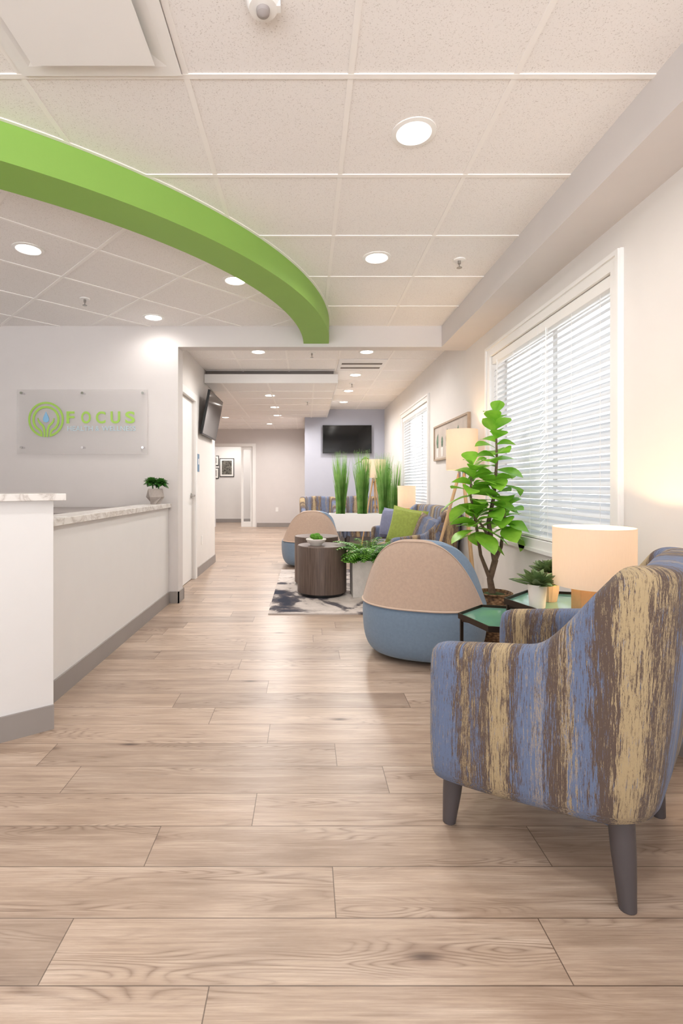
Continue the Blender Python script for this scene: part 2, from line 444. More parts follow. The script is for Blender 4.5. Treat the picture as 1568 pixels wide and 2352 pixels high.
outer = lambda x, y: (x - AC[0]) ** 2 + (y - AC[1]) ** 2 > (RO - 0.02) ** 2 and y < 4.87 and x < 1.3 and x > -4.3
gm = MB()
for k in range(-7, 2): bars(gm, (0.165 + 0.61 * k, -3), (0, 1), 7.9, outer)
for k in range(-8, 5): bars(gm, (-4.3, 1.895 + 0.609 * k), (1, 0), 5.6, outer)
st('trim_3', gm, 'grid', smooth=False)
gm = MB(); ind = lambda x, y: inside(x, y) and y < 4.87 and x > -4.3
for k in range(-6, 6):
    c = 1.95 + 0.863 * k; bars(gm, (-7, c + 7), (1, -1), 14, ind)
    c = 4.64 + 0.863 * k; bars(gm, (-7, c - 7), (1, 1), 14, ind)
st('trim_4', gm, 'grid', smooth=False)
gm = MB(); beyond = lambda x, y: y > 5.0 and x < XR and (x > -1.34 or y > 7.5) and not (x > -0.03 and y > 10.2) and y < 13.8
for k in range(-8, 3): bars(gm, (0.382 + 0.61 * k, 5), (0, 1), 9, beyond)
for k in range(-1, 14): bars(gm, (-4.3, 6.15 + 0.61 * k), (1, 0), 6, beyond)
st('trim_5', gm, 'grid', smooth=False)
# dropped ceiling cloud
CL = (2.467, 2.575)
st('ceiling.001', MB().box(-1.33, 0.40, 6.73, 7.5, CL[0], CL[1]).box(-4.2, 0.40, 7.5, 10.1, CL[0], CL[1]), 'tile', smooth=False)
st('trim_6', MB().box(-1.335, 0.415, 6.70, 6.73, CL[0] - 0.004, CL[1] + 0.004).box(0.40, 0.415, 6.73, 10.1, CL[0] - 0.004, CL[1] + 0.004), 'white', smooth=False)
gm = MB(); cl = lambda x, y: 6.73 < y < 10.1 and x < 0.4 and (x > -1.33 or y > 7.5)
for k in range(-8, 1): bars(gm, (0.1 + 0.61 * k, 6.7), (0, 1), 3.5, cl, CL[0])
for k in range(0, 6): bars(gm, (-4.2, 7.3 + 0.61 * k), (1, 0), 5, cl, CL[0])
st('trim_7', gm, 'grid', smooth=False)
st('gap_shade_strip', MB().box(-1.33, 0.36, 6.80, 6.86, CL[1], CZ), 'dark')  # dark strip painting the shadow gap above the dropped panel

# green arch bulkhead
n = 72; rows = []; rows2 = []
for i in range(n + 1):
    a = -PI / 2 * 1.35 + (PI / 2 * 1.35) * i / n
    c, s_ = math.cos(a), math.sin(a)
    rows.append([(AC[0] + RO * c, min(AC[1] - .011, AC[1] + RO * s_), CZ), (AC[0] + RO * c, min(AC[1] - .011, AC[1] + RO * s_), 2.47),
                 (AC[0] + RI * c, min(AC[1] - .011, AC[1] + RI * s_), 2.47), (AC[0] + RI * c, min(AC[1] - .011, AC[1] + RI * s_), CZ)])
    rows2.append([(AC[0] + r * c, min(AC[1] - .012, AC[1] + r * s_), z) for r, z in ((RO + .018, CZ), (RO + .018, CZ - .005), (RO + .001, CZ - .005), (RO + .001, CZ))])
st('trim_9', MB().grid(rows, cv=True, cap=True), 'green')
st('trim_10', MB().grid(rows2, cv=True, cap=True), 'grid')

# baseboards
st('baseboard_corridor', MB().box(-1.34, -1.328, 6.22, 7.5, 0, .11).box(-1.34, -1.328, 5.05, 5.19, 0, .11).box(-1.34, -1.208, 5.05, 5.062, 0, .11).box(-1.22, -1.208, 4.858, 5.062, 0, .11).box(-1.30, -1.208, 4.858, 4.87, 0, .11), 'base', smooth=False)
st('baseboard_hall', MB().box(-1.33, -0.03, 13.788, 13.8, 0, .11).box(-4.3, -2.55, 13.788, 13.8, 0, .11).box(-0.042, -0.03, 10.2, 13.8, 0, .11).box(-3.5, -1, 15.488, 15.5, 0, .11), 'base', smooth=False)
st('baseboard_right', MB().box(XR - .012, XR, -3, 10.2, 0, .11).box(-0.03, XR - .012, 10.188, 10.2, 0, .11), 'base', smooth=False)
st('baseboard_reception', MB().box(-4.3, -1.66, 4.858, 4.87, 0, .11), 'base', smooth=False)

# ------------------------------------------------------------------ windows
def window(k, yr):
    e = bpy.data.objects.new('window_%d' % k, None); COL.objects.link(e); e['kind'] = 'structure'; e.location = (XR, yr[0], WZ[0])
    L = yr[1] - yr[0]; H = WZ[1] - WZ[0]
    def frame(t0, t1, a, c):
        b = MB()
        o = [(t0, t0), (L - t0, t0), (L - t0, H - t0), (t0, H - t0)]; i_ = [(t1, t1), (L - t1, t1), (L - t1, H - t1), (t1, H - t1)]
        b.add([(x, y, z) for pts in (o, i_) for x in (a, c) for y, z in pts],
              [f for k2 in range(4) for f in ((k2, (k2 + 1) % 4, 4 + (k2 + 1) % 4, 4 + k2), (8 + k2, 12 + k2, 12 + (k2 + 1) % 4, 8 + (k2 + 1) % 4),
                                              (k2, 8 + k2, 8 + (k2 + 1) % 4, (k2 + 1) % 4), (4 + k2, 4 + (k2 + 1) % 4, 12 + (k2 + 1) % 4, 12 + k2))])
        return b
    ca = frame(0, TW, -.018, -.0005).build('casing', 'trimw', e, smooth=False)
    frame(.003, .026, -.030, -.0181).build('casing_bead', 'trimw', ca, smooth=False)
    f = MB()
    y0, y1, z0, z1 = TW, L - TW, TW, H - TW
    for a, c in ((y0, L / 2), (L / 2 + .001, y1)):
        f.box(.12, .15, a, a + .03, z0, z1).box(.12, .15, c - .03, c, z0, z1).box(.12, .15, a + .03, c - .03, z0, z0 + .04).box(.12, .15, a + .03, c - .03, z1 - .04, z1)
    f.build('window_frame', 'trimw', e, smooth=False)
    MB().box(.133, .137, y0, y1, z0, z1).build('pane', 'glass', e, smooth=False)
window(1, W1); window(2, W2)

def blind(y0, y1, label, group):
    z1 = WZ[1] - TW - .003; z0 = WZ[0] + TW + .004
    t = thing('venetian_blind', label, 'blind', (XR + .035, (y0 + y1) / 2, z0), 0, group)
    h = (y1 - y0) / 2; H = z1 - z0
    MB().box(-.033, .028, -h, h, H - .065, H).build('headrail', 'white', t, smooth=False, bevel=.003)
    s = MB(); pit = .0435; z = .03
    ang = R_(46); cx, sz = math.cos(ang) * .025, math.sin(ang) * .025
    while z < H - .075:
        s.add([(-cx, -h + .004, z - sz), (-cx, h - .004, z - sz), (0, h - .004, z + .002), (0, -h + .004, z + .002), (cx, -h + .004, z + sz), (cx, h - .004, z + sz),
               (-cx, -h + .004, z - sz - .003), (-cx, h - .004, z - sz - .003), (0, h - .004, z - .001), (0, -h + .004, z - .001), (cx, -h + .004, z + sz - .003), (cx, h - .004, z + sz - .003)],
              [(0, 1, 2, 3), (3, 2, 5, 4), (7, 6, 9, 8), (8, 9, 10, 11), (0, 6, 7, 1), (4, 5, 11, 10), (0, 3, 9, 6), (3, 4, 10, 9), (1, 7, 8, 2), (2, 8, 11, 5)])
        z += pit
    s.build('slats', 'slat', t, smooth=False)
    MB().box(-.026, .026, -h + .002, h - .002, 0, .018).build('bottom_rail', 'white', t, smooth=False, bevel=.003)
    for q in (-h * .7, 0, h * .7): MB().box(-.029, -.0275, q - .0012, q + .0012, .018, H - .05).build('ladder_cord', 'white', t, smooth=False)
    MB().tube([(-.036, h - .12, H - .05), (-.036, h - .12, H - .75)], .004, 6).build('tilt_wand', 'white', t)
my = (W1[0] + W1[1]) / 2
blind(W1[0] + TW + .004, my - .003, 'white slatted blind, nearer half of the large window behind the table lamp', 'window blinds')
blind(my + .003, W1[1] - TW - .004, 'white slatted blind, farther half of the large window, behind the leafy fig tree', 'window blinds')
my = (W2[0] + W2[1]) / 2
blind(W2[0] + TW + .004, my - .003, 'white slatted blind, nearer half of the small-looking far window', 'window blinds')
blind(my + .003, W2[1] - TW - .004, 'white slatted blind, farthest half of the far window near the corner', 'window blinds')

# ------------------------------------------------------------------ doors
e = bpy.data.objects.new('door_1', None); COL.objects.link(e); e['kind'] = 'structure'; e.location = (-1.34, 5.27, 0)
dl = MB().box(-.07, -.03, .004, .856, .006, 2.126).build('door_leaf', 'white', e, smooth=False, bevel=.002)
MB().box(0.0005, .018, -.08, 0.0, 0, 2.21).box(0.0005, .018, .86, .94, 0, 2.21).box(0.0005, .018, 0, .86, 2.13, 2.21).build('casing', 'trimw', e, smooth=False)
h = MB().lathe([(.0, 0), (.03, 0), (.03, .012), (.012, .014), (.012, .05), (0, .05)], n=20)
h.v = [(z - .03, .80 + x, 1.0 + y) for x, y, z in h.v]
h.tube([(.012, .80, 1.0), (.016, .74, 1.0), (.010, .69, .995)], [.010, .009, .008], 8).build('door_handle', 'nickel', dl)
for hz in (.3, 1.7): MB().box(-.045, -.028, .002, .01, hz, hz + .1).build('hinge', 'nickel', e, smooth=False)
e = bpy.data.objects.new('door_2', None); COL.objects.link(e); e['kind'] = 'structure'; e.location = (-2.46, 13.8, 0)
MB().box(-.09, 0, -.02, -.0005, 0, 2.25).box(1.01, 1.10, -.02, -.0005, 0, 2.25).box(0, 1.01, -.02, -.0005, 2.17, 2.25).build('casing', 'trimw', e, smooth=False)
MB().box(.70, .76, .03, .09, 0, 2.17).box(.76, .95, .03, .09, 0, .14).box(.95, 1.005, .03, .09, 0, 2.17).box(.76, .95, .03, .09, 2.09, 2.17).build('sidelight_frame', 'trimw', e, smooth=False)
MB().box(.76, .95, .056, .062, .14, 2.09).build('pane', 'glass', e, smooth=False)

# ------------------------------------------------------------------ reception counter
t = thing('reception_counter', 'white reception counter running to the sign wall with gray base', 'counter', (-1.31, 3.7, 0))
MB().box(-.14, 0, -1.18, 1.165, 0, .91).build('panel', 'counter', t, smooth=False, bevel=.002)
MB().box(.0005, .012, -1.16, 1.145, 0, .11).build('base_strip', 'base', t, smooth=False)
MB().box(-.17, .03, -1.18, 1.165, .911, .95).build('countertop', 'marble', t, smooth=False, bevel=.003)
t = thing('transaction_counter', 'taller white counter end with marble ledge at the left edge of view', 'counter', (-1.166, 2.36, 0))
dx, dy = -.793, -.609; nx, ny = -.609, .793
def qd(a0, a1, b0, b1): return [(dx * a + nx * b, dy * a + ny * b) for a, b in ((a0, b0), (a1, b0), (a1, b1), (a0, b1))]
MB().prism(qd(0, 1.5, 0, .19), 0, 1.05).build('panel', 'counter', t, smooth=False, bevel=.002)
MB().prism(qd(0, 1.5, -.012, -.0005), 0, .11).build('base_strip', 'base', t, smooth=False)
MB().prism(qd(-.045, 1.5, -.045, .25), 1.051, 1.083).build('countertop', 'marble', t, smooth=False, bevel=.003)
t = thing('back_desk', 'gray laminate desk top behind the reception counter', 'desk', (-2.2, 4.3, 0))
MB().box(-.9, .715, -.45, .55, .885, .915).build('desktop', 'desk', t, smooth=False, bevel=.003)
for x0 in (-.88, .68): MB().box(x0, x0 + .02, -.42, .54, 0, .884).build('side_panel', 'desk', t, smooth=False)

# sign
def text_mb(body, width, height, depth, bold=0.0, space=1.0):
    cu = bpy.data.curves.new('t', 'FONT'); cu.body = body; cu.size = 1; cu.extrude = .02; cu.offset = bold; cu.space_character = space; cu.resolution_u = 6
    o = bpy.data.objects.new('t', cu); COL.objects.link(o); bpy.context.view_layer.update()
    dg = bpy.context.evaluated_depsgraph_get(); me = bpy.data.meshes.new_from_object(o.evaluated_get(dg))
    vs = [v.co.copy() for v in me.vertices]; fs = [tuple(p.vertices) for p in me.polygons]
    bpy.data.objects.remove(o); bpy.data.curves.remove(cu); bpy.data.meshes.remove(me)
    x0 = min(v.x for v in vs); x1 = max(v.x for v in vs); y0 = min(v.y for v in vs); y1 = max(v.y for v in vs)
    mb = MB()
    mb.add([((v.x - x0) / (x1 - x0) * width, -depth if v.z > 0 else 0, (v.y - y0) / (y1 - y0) * height) for v in vs], fs)
    return mb
def flat(mb, pts, w, depth, y=0):
    n = len(pts); rows = []
    for i, (x, z) in enumerate(pts):
        a = pts[max(i - 1, 0)]; b = pts[min(i + 1, n - 1)]
        tx, tz = b[0] - a[0], b[1] - a[1]; l = math.hypot(tx, tz) or 1
        ww = (w[i] if hasattr(w, '__len__') else w) / 2
        px, pz = -tz / l * ww, tx / l * ww
        rows.append([(x + px, y - depth, z + pz), (x - px, y - depth, z - pz), (x - px, y, z - pz), (x + px, y, z + pz)])
    mb.grid(rows, cv=True, cap=True); return mb
def shift(mb, dx, dy, dz):
    mb.v = [(x + dx, y + dy, z + dz) for x, y, z in mb.v]; return mb
K = 4.83 / 1174.0
def sx(px): return (px - 703) * K
def sz(py): return 1.12 - (py - 1115) * K
t = thing('wall_sign', 'clear acrylic sign with green and blue lettering on the reception wall', 'sign', (sx(190), 4.87, sz(970)))
ox, oz = sx(190), sz(970)
MB().box(sx(40) - ox, sx(338) - ox, -.048, -.040, sz(1043) - oz, sz(895) - oz).build('acrylic_panel', 'acrylic', t, smooth=False)
for px in (50, 190, 328):
    for py in (903, 1028):
        c = MB().lathe([(.0, 0), (.012, 0), (.012, .056), (0, .056)], n=16)
        c.v = [(x + sx(px) - ox, -z, y + sz(py) - oz) for x, y, z in c.v]
        c.build('standoff', 'chrome', t)
FW = (310 - 154) * K
for i, ch in enumerate('FOCUS'):
    shift(text_mb(ch, .090 if ch != 'F' else .074, .114, .005, .022), sx(154) - ox + i * (FW - .088) / 4, -.0485, sz(973) - oz).build('letter', 'signgreen', t, smooth=False)
SW = sx(312) - sx(156)
for wd_, a, b_ in (('HEALTH', 0, .37), ('&', .41, .465), ('WELLNESS', .505, 1.0)):
    shift(text_mb(wd_, SW * (b_ - a), .046, .003, .0), sx(156) - ox + SW * a, -.0485, sz(990) - oz).build('small_lettering', 'signpale', t, smooth=False)
cxx, czz = sx(107) - ox, sz(964) - oz
arc = lambda r, a0, a1, n=40: [(cxx + r * math.cos(R_(a0 + (a1 - a0) * i / n)), czz + r * math.sin(R_(a0 + (a1 - a0) * i / n))) for i in range(n + 1)]
Y_ = -.0485
flat(MB(), arc(.158, -78, 258), .018, .005, Y_).build('emblem_ring', 'signgreen', t, smooth=False)
flat(MB(), arc(.118, -48, 228), .020, .005, Y_).build('emblem_ring', 'signgreen', t, smooth=False)
for sgn in (-1, 1):
    flat(MB(), [(cxx + sgn * x, czz + z) for x, z in ((.012, -.165), (.015, -.10), (.028, -.060), (.05, -.04), (.070, -.015), (.076, .015))], [.014, .020, .020, .020, .015, .005], .005, Y_ - .0001).build('emblem_branch', 'signgreen', t, smooth=False)
    flat(MB(), [(cxx + sgn * x, czz + z) for x, z in ((.040, -.155), (.044, -.12), (.062, -.095), (.085, -.080))], [.014, .018, .018, .014], .005, Y_ - .0002).build('emblem_branch', 'signgreen', t, smooth=False)
flat(MB(), [(cxx, czz + .075), (cxx, czz + .05), (cxx, czz + .025), (cxx, czz + .0), (cxx, czz - .018), (cxx, czz - .028)], [.002, .022, .046, .058, .046, .006], .005, Y_).build('emblem_drop', 'signblue', t, smooth=False)

# restroom plaque, outlets
t = thing('door_plaque', 'small blue plaque on the wall beside the white door', 'sign', (-1.34, 6.33, 1.4))
MB().box(.0005, .006, -.05, .06, -.11, .11).build('plate', 'adablue', t, smooth=False, bevel=.002)
MB().prism([(.006, -.02), (.008, -.02), (.008, .026), (.006, .026)], -.02, .05).build('pictogram', 'white', t, smooth=False)
def outlet(loc, rz, label):
    t = thing('wall_outlet', label, 'outlet', loc, rz)
    cp = MB().box(-.036, .036, -.006, -.0005, -.058, .058).build('cover_plate', 'white', t, smooth=False, bevel=.002)
    for z0 in (.008, -.036): MB().box(-.016, .016, -.0085, -.006, z0, z0 + .028).build('socket', 'trimw', cp, smooth=False)
outlet((-0.79, 13.8, .47), 0, 'white outlet on the far hallway wall')
outlet((-1.34, 6.56, .42), PI / 2, 'white outlet low on the wall beyond the white door')

# ------------------------------------------------------------------ ceiling devices
t = thing('ceiling_diffuser', 'square white air diffuser with a raised centre plate, top left ceiling', 'vent', (-.75, 1.59, CZ))
b = MB(); o_ = .293; i_ = .25
b.grid([[(-a, -a, z), (a, -a, z), (a, a, z), (-a, a, z)] for a, z in ((o_, -.012), (i_, -.012), (.19, -.002))], cv=True)
b.build('frame', 'white', t, smooth=False, recalc=False)
MB().grid([[(-a, -a, z), (a, -a, z), (a, a, z), (-a, a, z)] for a, z in ((.20, -.028), (.215, -.034), (.215, -.038), (.0001, -.038))], cv=True).build('face_plate', 'white', t, smooth=False)
t = thing('motion_sensor', 'white round motion sensor on the ceiling at the top edge', 'sensor', (-.135, 1.60, CZ))
MB().lathe([(0, 0), (.05, 0), (.052, -.012), (.044, -.03), (0, -.034)], n=28).build('housing', 'white', t)
MB().lathe([(0, -.03), (.022, -.032), (.020, -.044), (.010, -.052), (0, -.054)], n=20).build('lens', 'desk', t)
MB().box(.03, .055, -.012, .012, -.03, -.004).build('clip', 'white', t, smooth=False)

def downlight(x, y, label, z=CZ, r=.075, power=26, first=[None]):
    if first[0] is None:
        t = thing('recessed_downlight', label, 'ceiling light', (x, y, z), 0, 'recessed ceiling lights')
        MB().lathe([(r + .02, 0), (r + .02, -.004), (r, -.007), (r - .006, -.002), (r - .006, 0)], n=36, cap=False).build('trim_ring', 'white', t)
        MB().lathe([(0, -.001), (r - .006, -.001), (r - .006, -.003), (0, -.003)], n=36).build('lens', 'lens', t)
        first[0] = t
    else: t = dup(first[0], (x, y, z), 0, label)
    l = bpy.data.lights.new('downlight_lamp', 'SPOT'); l.energy = power; l.spot_size = R_(170); l.spot_blend = 0.6; l.shadow_soft_size = .07
    l.color = (1.0, .965, .93)
    lo = bpy.data.objects.new('downlight_lamp', l); COL.objects.link(lo); lo.location = (x, y, z - .03)
PW = 34; PF = 60
downlight(.463, 2.2, 'large glowing downlight nearest the camera, right of the green arch', power=PW)
downlight(.47, 3.41, 'glowing downlight beyond the nearest one, right of the green arch', power=PW)
downlight(-1.785, 3.285, 'glowing downlight inside the arch at the left edge', power=PW)
downlight(-.526, 3.788, 'glowing downlight just inside the green arch', power=PW)
downlight(-1.38, 4.62, 'glowing downlight above the reception sign wall', power=8)
downlight(-.544, 5.81, 'downlight just beyond the header beam, in front of the dropped panel', power=PF)
downlight(.688, 5.81, 'downlight just beyond the header beam, near the ceiling vent', power=PW)
downlight(.676, 7.02, 'downlight just behind the ceiling vent', power=PF)
downlight(.68, 8.2, 'small downlight, second behind the ceiling vent', power=PF)
downlight(.68, 9.3, 'small downlight nearest the blue gray accent wall', power=PF)
downlight(-.54, 7.64, 'nearest small downlight in the dropped ceiling panel', CL[0], power=PF)
downlight(-.54, 8.78, 'middle small downlight in the dropped ceiling panel', CL[0], power=PF)
downlight(-.55, 9.8, 'farthest small downlight in the dropped ceiling panel', CL[0], power=PF)
downlight(-.55, 11.3, 'tiny downlight in the hallway behind the dropped panel', power=PF * 1.8)
downlight(-1.8, 11.4, 'tiny downlight at the left of the far hallway', power=PF * 1.8)
downlight(-.9, 12.6, 'tiny downlight nearest the far hallway wall', power=PF * 1.2)

def sprinkler(x, y, label, z=CZ, first=[None]):
    if first[0] is None:
        t = thing('fire_sprinkler', label, 'sprinkler', (x, y, z), 0, 'ceiling sprinklers')
        MB().lathe([(0, 0), (.04, 0), (.038, -.006), (.02, -.009), (0, -.009)], n=24).build('escutcheon', 'white', t)
        MB().lathe([(0, -.009), (.010, -.009), (.010, -.03), (.004, -.034), (.004, -.052), (.018, -.054), (.018, -.057), (0, -.057)], n=16).build('sprinkler_head', 'nickel', t)
        first[0] = t
    else: dup(first[0], (x, y, z), 0, label)
sprinkler(1.03, 3.44, 'small sprinkler head near the right soffit')
sprinkler(-1.8, 4.158, 'small sprinkler head inside the arch above reception')
sprinkler(.065, 5.85, 'sprinkler head beyond the header beam')
sprinkler(.02, 8.2, 'tiny sprinkler head under the dropped ceiling panel', CL[0])
sprinkler(.68, 7.6, 'tiny sprinkler head between downlights beyond the vent')
t = thing('ceiling_vent', 'white slotted air vent in the ceiling beyond the header beam', 'vent', (.69, 6.42, CZ))
MB().box(-.29, .29, -.29, .29, -.012, -.0005).build('frame', 'white', t, smooth=False)
for k in range(2): MB().box(-.25, .25, .10 - k * .22, .17 - k * .22, -.016, -.0125).build('slot', 'dark', t, smooth=False)  # raised dark strips paint the shaded vent openings

# ------------------------------------------------------------------ TVs
def tv(loc, rot, label):
    t = thing('television', label, 'television', loc); t.rotation_euler = rot
    MB().box(-.03, .0, -.485, .485, -.28, .28).build('bezel', 'black', t, smooth=False, bevel=.004)
    MB().box(.0002, .002, -.472, .472, -.262, .268).build('screen', 'screen', t, smooth=False)
    MB().box(-.07, -.03, -.15, .15, -.12, .12).build('mount', 'black', t, smooth=False)
tv((-1.235, 6.8, 2.03), (0, R_(10.7), 0), 'black television tilted down on the wall past the white door')
tv((.81, 10.12, 2.035), (0, 0, -PI / 2), 'black television mounted flat on the blue gray accent wall')

# ------------------------------------------------------------------ pictures
t = thing('framed_picture', 'wide wood framed print of potted cacti between the two windows', 'picture', (XR, 5.5, 1.615))
hl, hh = .65, .205
MB().box(-.03, -.0005, -hl, -hl + .02, -hh, hh).box(-.03, -.0005, hl - .02, hl, -hh, hh).box(-.03, -.0005, -hl + .02, hl - .02, -hh, -hh + .02).box(-.03, -.0005, -hl + .02, hl - .02, hh - .02, hh).build('frame', 'fwood', t, smooth=False)
cv_ = MB().box(-.018, -.001, -hl + .02, hl - .02, -hh + .02, hh - .02).build('canvas', 'canvas', t, smooth=False)
for k in range(6):
    y = -.5 + k * .2; pw = .055
    MB().add([(-.02, y - pw, -.06), (-.02, y + pw, -.06), (-.02, y + pw * .7, -.165), (-.02, y - pw * .7, -.165)], [(0, 1, 2, 3)]).build('painted_pot', 'ppot', cv_, smooth=False)
    hgt = [.12, .16, .10, .17, .12, .15][k]
    pts = []
    for i in range(48):
        a = 2 * PI * i / 48; rr_ = 1 + (.35 * max(0, math.cos(3 * a)) if k % 2 else .08 * math.cos(10 * a))
        pts.append((-.0195, y + .036 * rr_ * math.cos(a), max(-.06, -.06 + hgt / 2 + hgt / 2 * rr_ * math.sin(a))))
    MB().add(pts, [tuple(range(48))]).build('painted_cactus', 'pcac', cv_, smooth=False)
def smallframe(x, z, w_, h_, label):
    t = thing('framed_picture', label, 'picture', (x, 15.5, z), 0, 'black framed pictures in the far room')
    MB().box(-w_, w_, -.025, -.0005, -h_, h_).build('frame', 'black', t, smooth=False)
    mb_ = MB().box(-w_ + .02, w_ - .02, -.028, -.0255, -h_ + .02, h_ - .02).build('mat_board', 'paper', t, smooth=False)
    MB().box(-w_ + .07, w_ - .07, -.030, -.0285, -h_ + .07, h_ - .07).build('print', 'ink', mb_, smooth=False)
KK = 15.5 / 1174
smallframe((521 - 703) * KK, 1.12 + 41 * KK, .22, .28, 'largest black framed picture in the room beyond the hallway doorway')
smallframe((492 - 703) * KK, 1.12 + 57 * KK, .14, .15, 'small upper black framed picture beyond the hallway doorway')
smallframe((492 - 703) * KK, 1.12 + 28 * KK, .14, .16, 'small lower black framed picture beyond the hallway doorway')

# ------------------------------------------------------------------ striped shell seating
def shell_mb(W, D, arm0, arm1, top, tA, tB, zb0, zb1, rc=.14, lean=.05, r0=.32, r1=.59):
    P = []; N1 = 22
    for i in range(N1 + 1): P.append((D / 2 - (D - rc) * i / N1, -W / 2, 0, 1))
    for i in range(1, 9):
        a = -PI / 2 - PI / 2 * i / 8; P.append((-D / 2 + rc + rc * math.cos(a), -W / 2 + rc + rc * math.sin(a), -math.cos(a), -math.sin(a)))
    NB = 14
    for i in range(1, NB): P.append((-D / 2, -W / 2 + rc + (W - 2 * rc) * i / NB, 1, 0))
    P = P + [(x, -y, a, -b) for x, y, a, b in reversed(P[:N1 + 9])]
    cum = [0]
    for i in range(1, len(P)): cum.append(cum[-1] + math.hypot(P[i][0] - P[i - 1][0], P[i][1] - P[i - 1][1]))
    T = cum[-1]; rows = []; uvs = []
    for i, (x, y, nx, ny) in enumerate(P):
        s = min(cum[i], T - cum[i]); k = sst(s, r0, r1)
        zt = arm0 + (arm1 - arm0) * min(1, s / .4); zt = zt + (top - zt) * k
        zt += .015 * sst(s, D, D + W / 2)
        th = tA + (tB - tA) * sst(s, .3, .65); zb = zb0 + (zb1 - zb0) * sst(s, .0, D)
        ln = lean * sst(s, .3, .62)
        inset = .022 * (1 - sst(s, 0, .04))
        cs = [(0.0, zb + .03), (-.006, zb + .12), (-.004, (zb + zt) / 2), (0.0, zt - .05), (.004, zt - .018), (.020, zt - .003), (th / 2, zt + .002), (th - .02, zt - .003), (th - .004, zt - .02), (th, zt - .06), (th, (zb + zt) / 2), (th - .004, zb + .04), (th - .025, zb), (.025, zb)]
        row = []; ur = []; vv = 0; prev = None
        for o, z in cs:
            o2 = inset + (o) * (1 - 2 * inset / th) if inset > 0 else o
            z2 = z - inset * .8 if z > (zb + zt) / 2 else z + inset * .3
            q = max(0, (z - zb) / (top - zb)); f = q ** 1.6 * ln
            tp = .026 * (1 - min(1, q * 1.4)) ** 2 * sst(s, .42, .66)
            row.append((x + nx * (o2 + tp) - nx * f, y + ny * (o2 + tp) - ny * f * .6, z2))
            if prev is not None: vv += math.hypot(o - prev[0], z - prev[1])
            prev = (o, z); ur.append((T - cum[i], vv))
        rows.append(row); uvs.append(ur)
    mb = MB(); mb.grid(rows, cv=True, cap=True, uvs=uvs)
    return mb
def tbox(x0, x1, y0, y1, z0, z1, n=6, crown=.02):
    mb = MB()
    rows = []; uvs = []
    for i in range(n + 1):
        r = []; u = []
        for j in range(n + 1):
            a, b = i / n, j / n
            x = x0 + (x1 - x0) * a; y = y0 + (y1 - y0) * b
            e = (1 - (2 * a - 1) ** 4) * (1 - (2 * b - 1) ** 4)
            r.append((x, y, z1 - .02 + (crown + .02) * e)); u.append((y, x))
        rows.append(r); uvs.append(u)
    mb.grid(rows, uvs=uvs)
    rows2 = [[(p[0], p[1], z0) for p in r] for r in rows]; mb.grid([r[::-1] for r in rows2], uvs=uvs)
    ring = [(i, 0) for i in range(n)] + [(n, j) for j in range(n)] + [(n - i, n) for i in range(n)] + [(0, n - j) for j in range(n)]
    rr = []
    for zf in (0, .5, 1):
        rr.append([(rows[i][j][0], rows[i][j][1], z0 + (rows[i][j][2] - z0) * zf) for i, j in ring])
    uu = [[(p[0] + p[1], p[2]) for p in q] for q in rr]
    mb.grid(rr, cv=True, uvs=uu)
    return mb
def seat_unit(name, label, cat, loc, rz, W, D, arm0, arm1, top, tA, tB, ncush=1, group=None):
    t = thing(name, label, cat, loc, rz, group)
    shell_mb(W, D, arm0, arm1, top, tA, tB, .165, .225).build('shell', 'stripe', t, sub=1)
    MB().box(-D / 2 + tB, D / 2 - .03, -W / 2 + tA - .002, W / 2 - tA + .002, .19, .33).build('seat_base', 'stripe', t, smooth=False, bevel=.012)
    cw = (W - 2 * tA) / ncush
    for k in range(ncush):
        y0 = -W / 2 + tA + k * cw
        tbox(-D / 2 + tB - .01, D / 2 - .005, y0 + .002, y0 + cw - .002, .332, .455).build('seat_cushion', 'stripe', t, bevel=.01)
    for fx, fy in ((1, 1), (1, -1), (-1, 1), (-1, -1)):
        if fx > 0: a = Vector((D / 2 - .055, fy * (W / 2 - .098), .21)); b = Vector((D / 2 - .038, fy * (W / 2 - .09), 0))
        else: a = Vector((-D / 2 + .11, fy * (W / 2 - .092), .27)); b = Vector((-D / 2 + .088, fy * (W / 2 - .076), 0))
        MB().tube([a, a.lerp(b, .5), b], [.034, .030, .021], 16).build('leg', 'leg', t)
    return t
arm = seat_unit('armchair', 'striped blue, brown and tan armchair in the right foreground', 'armchair', (.850, 1.698, 0), R_(138), .67, .64, .605, .672, .912, .088, .12)
arm2 = dup(arm, (.25, 9.25, 0), R_(-82), 'striped armchair far back left of the tall grasses, below the wall television')
arm3 = dup(arm, (1.0, 9.50, 0), R_(-92), 'striped armchair behind the white grass planter, near the far corner')
sofa = seat_unit('loveseat', 'striped loveseat along the window wall with cushions', 'sofa', (1.16, 5.76, 0), PI, 1.56, .68, .60, .65, .885, .10, .14, 2)

def pillow(name, label, loc, rot, w_, h_, th, mat):
    n = 10; top = []; bot = []; u = []
    for i in range(n + 1):
        a = []; b = []; uu = []
        for j in range(n + 1):
            p, q = 2 * i / n - 1, 2 * j / n - 1
            k = ((1 - p ** 4) * (1 - q ** 4)) ** .55
            pin = 1 - .07 * (1 - abs(p) ** 2) * abs(q) ** 2; pin2 = 1 - .07 * (1 - abs(q) ** 2) * abs(p) ** 2
            a.append((p * w_ / 2 * pin2 , -k * th / 2, q * h_ / 2 * pin)); b.append((p * w_ / 2 * pin2, k * th / 2, q * h_ / 2 * pin)); uu.append((p * w_ / 2, q * h_ / 2))
        top.append(a); bot.append(b); u.append(uu)
    mb = MB(); mb.grid(top, uvs=u); mb.grid([r[::-1] for r in bot], uvs=[r[::-1] for r in u])
    o = mb.build(name, mat); o.location = loc; o.rotation_euler = rot
    tag(o, label, 'cushion', 'cushions on the loveseat'); return o
